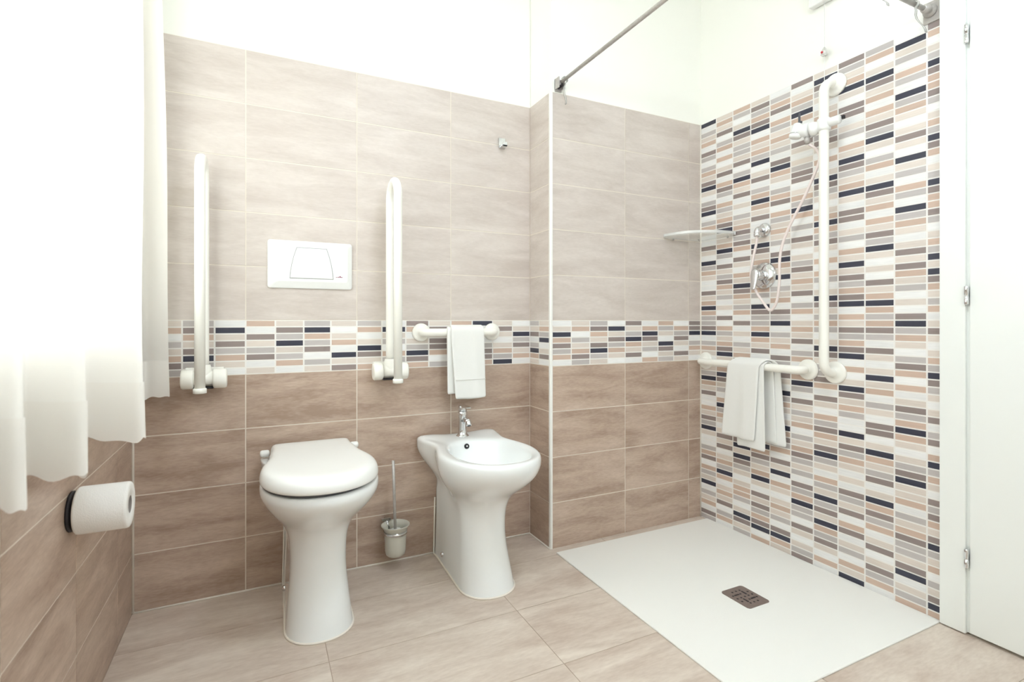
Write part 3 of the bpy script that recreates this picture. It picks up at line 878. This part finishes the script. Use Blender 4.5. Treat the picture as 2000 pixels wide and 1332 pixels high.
# ------------------------------------------------------------------ towels
def drape(front_top, front_bot, back_top, back_bot, zf, zb, zt, r, off, axis, nu=14, seed=1, amp=.003, flare=0.0):
    """cloth sheet hung over a bar; a = coordinate along the bar, d = away from the wall (front positive).
    each of front/back _top/_bot is (a_left, a_right)"""
    rnd = random.Random(seed); ph_ = [rnd.uniform(0, 6.28) for _ in range(4)]
    prof = []          # (d, z, side t)
    nv = 14
    for i in range(nv): t = i / nv; prof.append((r + flare * (1 - t), zf + (zt - zf) * t, 'f', t))
    for i in range(9): a = math.pi * i / 8; prof.append((r * math.cos(a), zt + r * math.sin(a), 'm', i / 8))
    for i in range(1, nv + 1): t = i / nv; prof.append((-r, zt - (zt - zb) * t, 'b', t))
    mb = MB(); V = []
    for d, z, s, t in prof:
        if s == 'f': l = front_bot[0] + (front_top[0] - front_bot[0]) * t; h = front_bot[1] + (front_top[1] - front_bot[1]) * t; k = 1 - t
        elif s == 'm': l = front_top[0] + (back_top[0] - front_top[0]) * t; h = front_top[1] + (back_top[1] - front_top[1]) * t; k = 0
        else: l = back_top[0] + (back_bot[0] - back_top[0]) * t; h = back_top[1] + (back_bot[1] - back_top[1]) * t; k = t
        for i in range(nu + 1):
            u = i / nu; a = l + (h - l) * u
            w = amp * (.3 + k) * (math.sin(u * 9 + ph_[0]) + .6 * math.sin(u * 17 + ph_[1] + z * 6)) if s != 'm' else 0
            if s == 'f': w = max(w, -.002)
            if s == 'b': w *= .3
            dd = d + w; zz = z + (k > .99) * .002 * math.sin(u * 5 + ph_[2])
            V.append(axis(a, dd + off, zz))
    n = nu + 1; F = []
    for i in range(len(prof) - 1):
        for j in range(nu): F.append((i * n + j, i * n + j + 1, (i + 1) * n + j + 1, (i + 1) * n + j))
    mb.add(V, F, smooth=True); return mb


def ax1(a, d, z): return (a, -d, z)
def ax2(a, d, z): return (XW - d, -a, z)


t1 = thing('hand_towel', (1.18, -.06, .95), 'folded white towel hanging from the short bar above the bidet', 'towel', 'white towels')
mb = drape((1.110, 1.262), (1.126, 1.266), (1.122, 1.262), (1.128, 1.258), .668, .70, .949, .0285, .057, ax1, seed=3, amp=.0015, flare=.012)
obj('outer_fold', mb, 'towel', t1, solid=.009, subsurf=1)
mb = drape((1.096, 1.240), (1.098, 1.240), (1.108, 1.240), (1.114, 1.240), .690, .70, .949, .0215, .057, ax1, seed=5, amp=.0012)
obj('inner_fold', mb, 'towel', t1, solid=.006, subsurf=1)
mb = MB().tube([(1.126, -.1005, .750), (1.18, -.1010, .750), (1.262, -.1000, .750)], .0016, 6); obj('woven_border', mb, 'towel', t1)
t2 = thing('hand_towel', (BXs, -.55, .80), 'white towel hanging over the shower grab bar on the mosaic wall', 'towel', 'white towels')
mb = drape((.445, .612), (.418, .592), (.520, .665), (.540, .694), .474, .462, .798, .0330, .060, ax2, seed=8, amp=.0022, flare=.006)
obj('outer_fold', mb, 'towel', t2, solid=.009, subsurf=1)
mb = drape((.480, .628), (.490, .634), (.520, .640), (.540, .655), .436, .47, .798, .0230, .060, ax2, seed=11, amp=.0015)
obj('inner_fold', mb, 'towel', t2, solid=.007, subsurf=1)

# ------------------------------------------------------------------ shower tray and drain
TRY = 0.006
mb = MB()
tr = [(XC + .002, -RET - .044), (XW - .002, -RET - .044), (XW - .002, -1.236), (XC + .002, -1.236)]
mb.loft([[(x, y, .001) for x, y in tr], [(x, y, TRY - .002) for x, y in tr], [(x + (.002 if x < 2 else -.002), y + (.002 if y < -.6 else -.002), TRY) for x, y in tr]], smooth=False)
tag(obj('shower_tray', mb, 'tray', loc=(1.97, -.74, 0)), 'large flat white shower tray set level with the floor', 'shower tray')
dr = thing('drain_cover', (1.955, -.848, TRY), 'brownish metal drain grate in the white shower tray', 'drain')


def rrect_xy(x0, x1, y0, y1, r, z, n=5):
    return [(p[0], p[2], z) for p in rrect(x0, x1, y0, y1, r, 0, n)]


mb = MB().prism(rrect_xy(1.901, 2.009, -.911, -.786, .012, TRY), (0, 0, .0022)); obj('grate', mb, 'brown_steel', dr)
mb = MB(); zc = TRY + .0024
for i in range(-2, 3):
    for j in range(-2, 3):
        if (abs(i) == 2 and abs(j) == 2): continue
        x = 1.955 + i * .0185; y = -.848 + j * .0195
        if (i, j) in ((-1, 1), (1, -1), (1, 1), (-1, -1)): continue
        mb.lathe([(.0040, 0), (.0034, .0003)], (x, y, zc - .0001), n=12)
for i, j in ((-1, 1), (1, -1)): mb.prism(rrect_xy(1.955 + i * .0185 - .012, 1.955 + i * .0185 + .012, -.848 + j * .0195 - .0035, -.848 + j * .0195 + .0035, .003, zc - .0001), (0, 0, .0003))
for i, j in ((1, 1), (-1, -1)): mb.prism(rrect_xy(1.955 + i * .0185 - .0035, 1.955 + i * .0185 + .0035, -.848 + j * .0195 - .012, -.848 + j * .0195 + .012, .003, zc - .0001), (0, 0, .0003))
obj('grate_holes', mb, 'black', dr)['label'] = 'dark drain openings'

# ------------------------------------------------------------------ shower curtain rail (L-shaped) and its clear hooks
RX, RY, RZ = 1.568, -1.205, 2.036
rl = thing('shower_curtain_rail', (RX, -RET, RZ), 'thin grey metal shower curtain rail above the tray, running wall to wall', 'curtain rail')
obj('rod', MB().tube(fillet([(RX, -RET - .030, RZ), (RX, RY, RZ), (XW - .030, RY, RZ)], .10, 10), .0078, 14), 'steel', rl)
mb = MB().box((RX - .017, -RET - .004, 2.004), (RX + .017, -RET, 2.058)).box((RX - .017, -RET - .034, 2.010), (RX - .012, -RET, 2.056)).box((RX + .012, -RET - .034, 2.010), (RX + .017, -RET, 2.056))
obj('wall_bracket', mb, 'steel', rl, bevel=.001)
mb = MB().lathe([(.006, 0), (.006, .034)], (RX, -RET - .003, 2.020), (0, -1, 0), 12); obj('bracket_screw', mb, 'black', rl)
mb = MB().box((XW - .005, -1.2345, 1.998), (XW, -1.186, 2.068)); obj('wall_bracket', mb, 'steel', rl, bevel=.001)
mb = MB().lathe([(.020, .004), (.021, .010), (.014, .014), (.012, .026), (.015, .028), (.013, .042), (.008, .046)], (XW, RY - .002, RZ), (-1, 0, 0), 24); obj('end_collar', mb, 'steel', rl)


def clear_hook(p, tilt, label, ln=.075, turn=0.0):
    p = Vector(p)
    path = []
    for i in range(9):
        a = math.pi * (.1 + 1.3 * i / 8); path.append(Vector((0, .013 * math.cos(a), .013 * math.sin(a))))
    for i in range(1, 8): path.append(Vector((tilt * i / 7 * ln, .010 * math.sin(i * .7) - .010, -.008 - ln * i / 7)))
    q = Matrix.Rotation(turn, 3, 'Z'); path = [p + q @ v for v in path]
    V = []; wv = q @ Vector((.006, 0, 0))
    for v in path: V += [v - wv, v + wv]
    mb = MB().add(V, [(2 * i, 2 * i + 1, 2 * i + 3, 2 * i + 2) for i in range(len(path) - 1)], smooth=True)
    o = obj('curtain_hook', mb, 'clear_plastic', solid=.0022, loc=tuple(p)); return tag(o, label, 'curtain hook', 'clear curtain hooks on the shower rail')


clear_hook((RX, -RET - .055, RZ - .002), .25, 'clear plastic hook hanging from the rail end over the beige tiles', .085, math.pi / 2)
clear_hook((2.318, RY, RZ - .002), .35, 'clear plastic hook beside the bracket at the door', .085, 0)
clear_hook((2.128, RY, RZ - .002), .1, 'clear plastic hook on the rail near the top edge, left of the door bracket', .055, 0)

# ------------------------------------------------------------------ pull cord
pc = thing('emergency_pull_cord', (XW, -.85, 2.27), 'white pull cord with a red bead hanging beside the shower rail top', 'pull cord')
mb = MB().box((XW - .028, -.905, 2.262), (XW - .001, -.792, 2.36)); obj('switch_box', mb, 'plastic', pc, bevel=.004)
obj('cord', MB().tube([(2.400, -.851, 2.265), (2.400, -.851, 1.25)], .0011, 8), 'plastic', pc)
mb = MB().lathe([(.002, .030), (.008, .022), (.014, 0), (.012, -.002)], (2.400, -.851, 2.052), n=16); obj('cord_bell', mb, 'clear_plastic', pc)
mb = MB().lathe([(.001, -.0048), (.0034, -.0034), (.0048, 0), (.0034, .0034), (.001, .0048)], (2.384, -.851, 2.058), n=12); obj('bead', mb, 'red', pc)['label'] = 'small red bead'

# ------------------------------------------------------------------ window curtain
ZB = .742
cpts = [(.122, -.095), (.085, -.082), (.048, -.070), (.032, -.105), (.058, -.205), (.070, -.25), (.046, -.30), (.034, -.36), (.060, -.42), (.072, -.47), (.055, -.53), (.042, -.59), (.055, -.66),
        (.118, -.745), (.160, -.792), (.168, -.804), (.155, -.806), (.095, -.778), (.046, -.755), (.034, -.80), (.046, -.91), (.090, -1.02), (.124, -1.070), (.131, -1.080), (.118, -1.083), (.078, -1.062), (.044, -1.040), (.034, -1.08),
        (.058, -1.16), (.098, -1.222), (.104, -1.231), (.092, -1.233), (.062, -1.216), (.036, -1.20), (.034, -1.26), (.068, -1.335), (.100, -1.40), (.084, -1.41), (.042, -1.395), (.040, -1.46), (.080, -1.55), (.100, -1.60), (.050, -1.62), (.055, -1.72)]
cpath = catmull([(x, y, 0) for x, y in cpts], 6)


def curtain_sheet(z0, z1, nz, off=0.0, wob=1.0):
    V = []; n = len(cpath)
    for k in range(nz + 1):
        z = z0 + (z1 - z0) * k / nz; h = (z - ZB) / 1.8
        for i, p in enumerate(cpath):
            T = (cpath[min(i + 1, n - 1)] - cpath[max(i - 1, 0)]).normalized(); nrm = Vector((T.y, -T.x, 0)) * -1
            x = .072 + (p.x - .072) * (1 - .22 * h); y = p.y - .13 * h * max(0.0, 1 - i / 26)
            x += .003 * math.sin(i * .21 + z * 5)
            zz = z
            if k == 0 and wob: zz += .004 * math.sin(i * .37) + .003 * math.sin(i * .83 + 1)
            V.append(Vector((x, y, zz)) + nrm * off)
    F = [(k * n + i, k * n + i + 1, (k + 1) * n + i + 1, (k + 1) * n + i) for k in range(nz) for i in range(n - 1)]
    return MB().add(V, F, smooth=True)


wc = thing('window_curtain', (.08, -.8, ZB), 'long white sheer curtain hanging in folds over the window at left', 'curtain')
obj('curtain_cloth', curtain_sheet(ZB, 2.56, 16), 'curtain', wc)
obj('hem', curtain_sheet(ZB - .001, ZB + .122, 3, .0022), 'hem', wc)
cr = thing('curtain_pole', (.08, -.9, 2.58), 'slim white pole carrying the window curtain along the left wall', 'curtain pole')
obj('pole', MB().tube([(.075, -.06, 2.575), (.075, -1.80, 2.575)], .011, 14), 'plastic', cr)
for y in (-.10, -1.76): obj('pole_bracket', MB().box((.0, y - .012, 2.56), (.085, y + .012, 2.592)), 'plastic', cr)

# ------------------------------------------------------------------ ceiling lamp (the room's own light)
lp = thing('ceiling_lamp', (LAMP_POS[0], LAMP_POS[1], CEIL), 'round white ceiling lamp with a glowing diffuser', 'lamp')
obj('lamp_base', MB().lathe([(.20, 0), (.20, -.018), (.19, -.022)], (LAMP_POS[0], LAMP_POS[1], CEIL - .0005), n=40), 'plastic', lp)
obj('diffuser', MB().lathe([(.188, -.023), (.184, -.040), (.15, -.058), (.08, -.068), (.004, -.070)], (LAMP_POS[0], LAMP_POS[1], CEIL), n=40), 'lamp', lp)

wl = thing('added_fill_lamp', (1.30, YF, 1.98), 'long white fill lamp added out of view on the wall behind the camera', 'lamp')  # unseen lamp, added to brighten the lower room from the front
obj('lamp_base', MB().box((.97, YF, 1.94), (1.63, YF + .03, 2.02)), 'plastic', wl, bevel=.004)
mb = MB()
mb.tube([(.98, YF + .055, 1.98), (1.62, YF + .055, 1.98)], .035, 20)
obj('diffuser', mb, 'lamp_fill', wl)
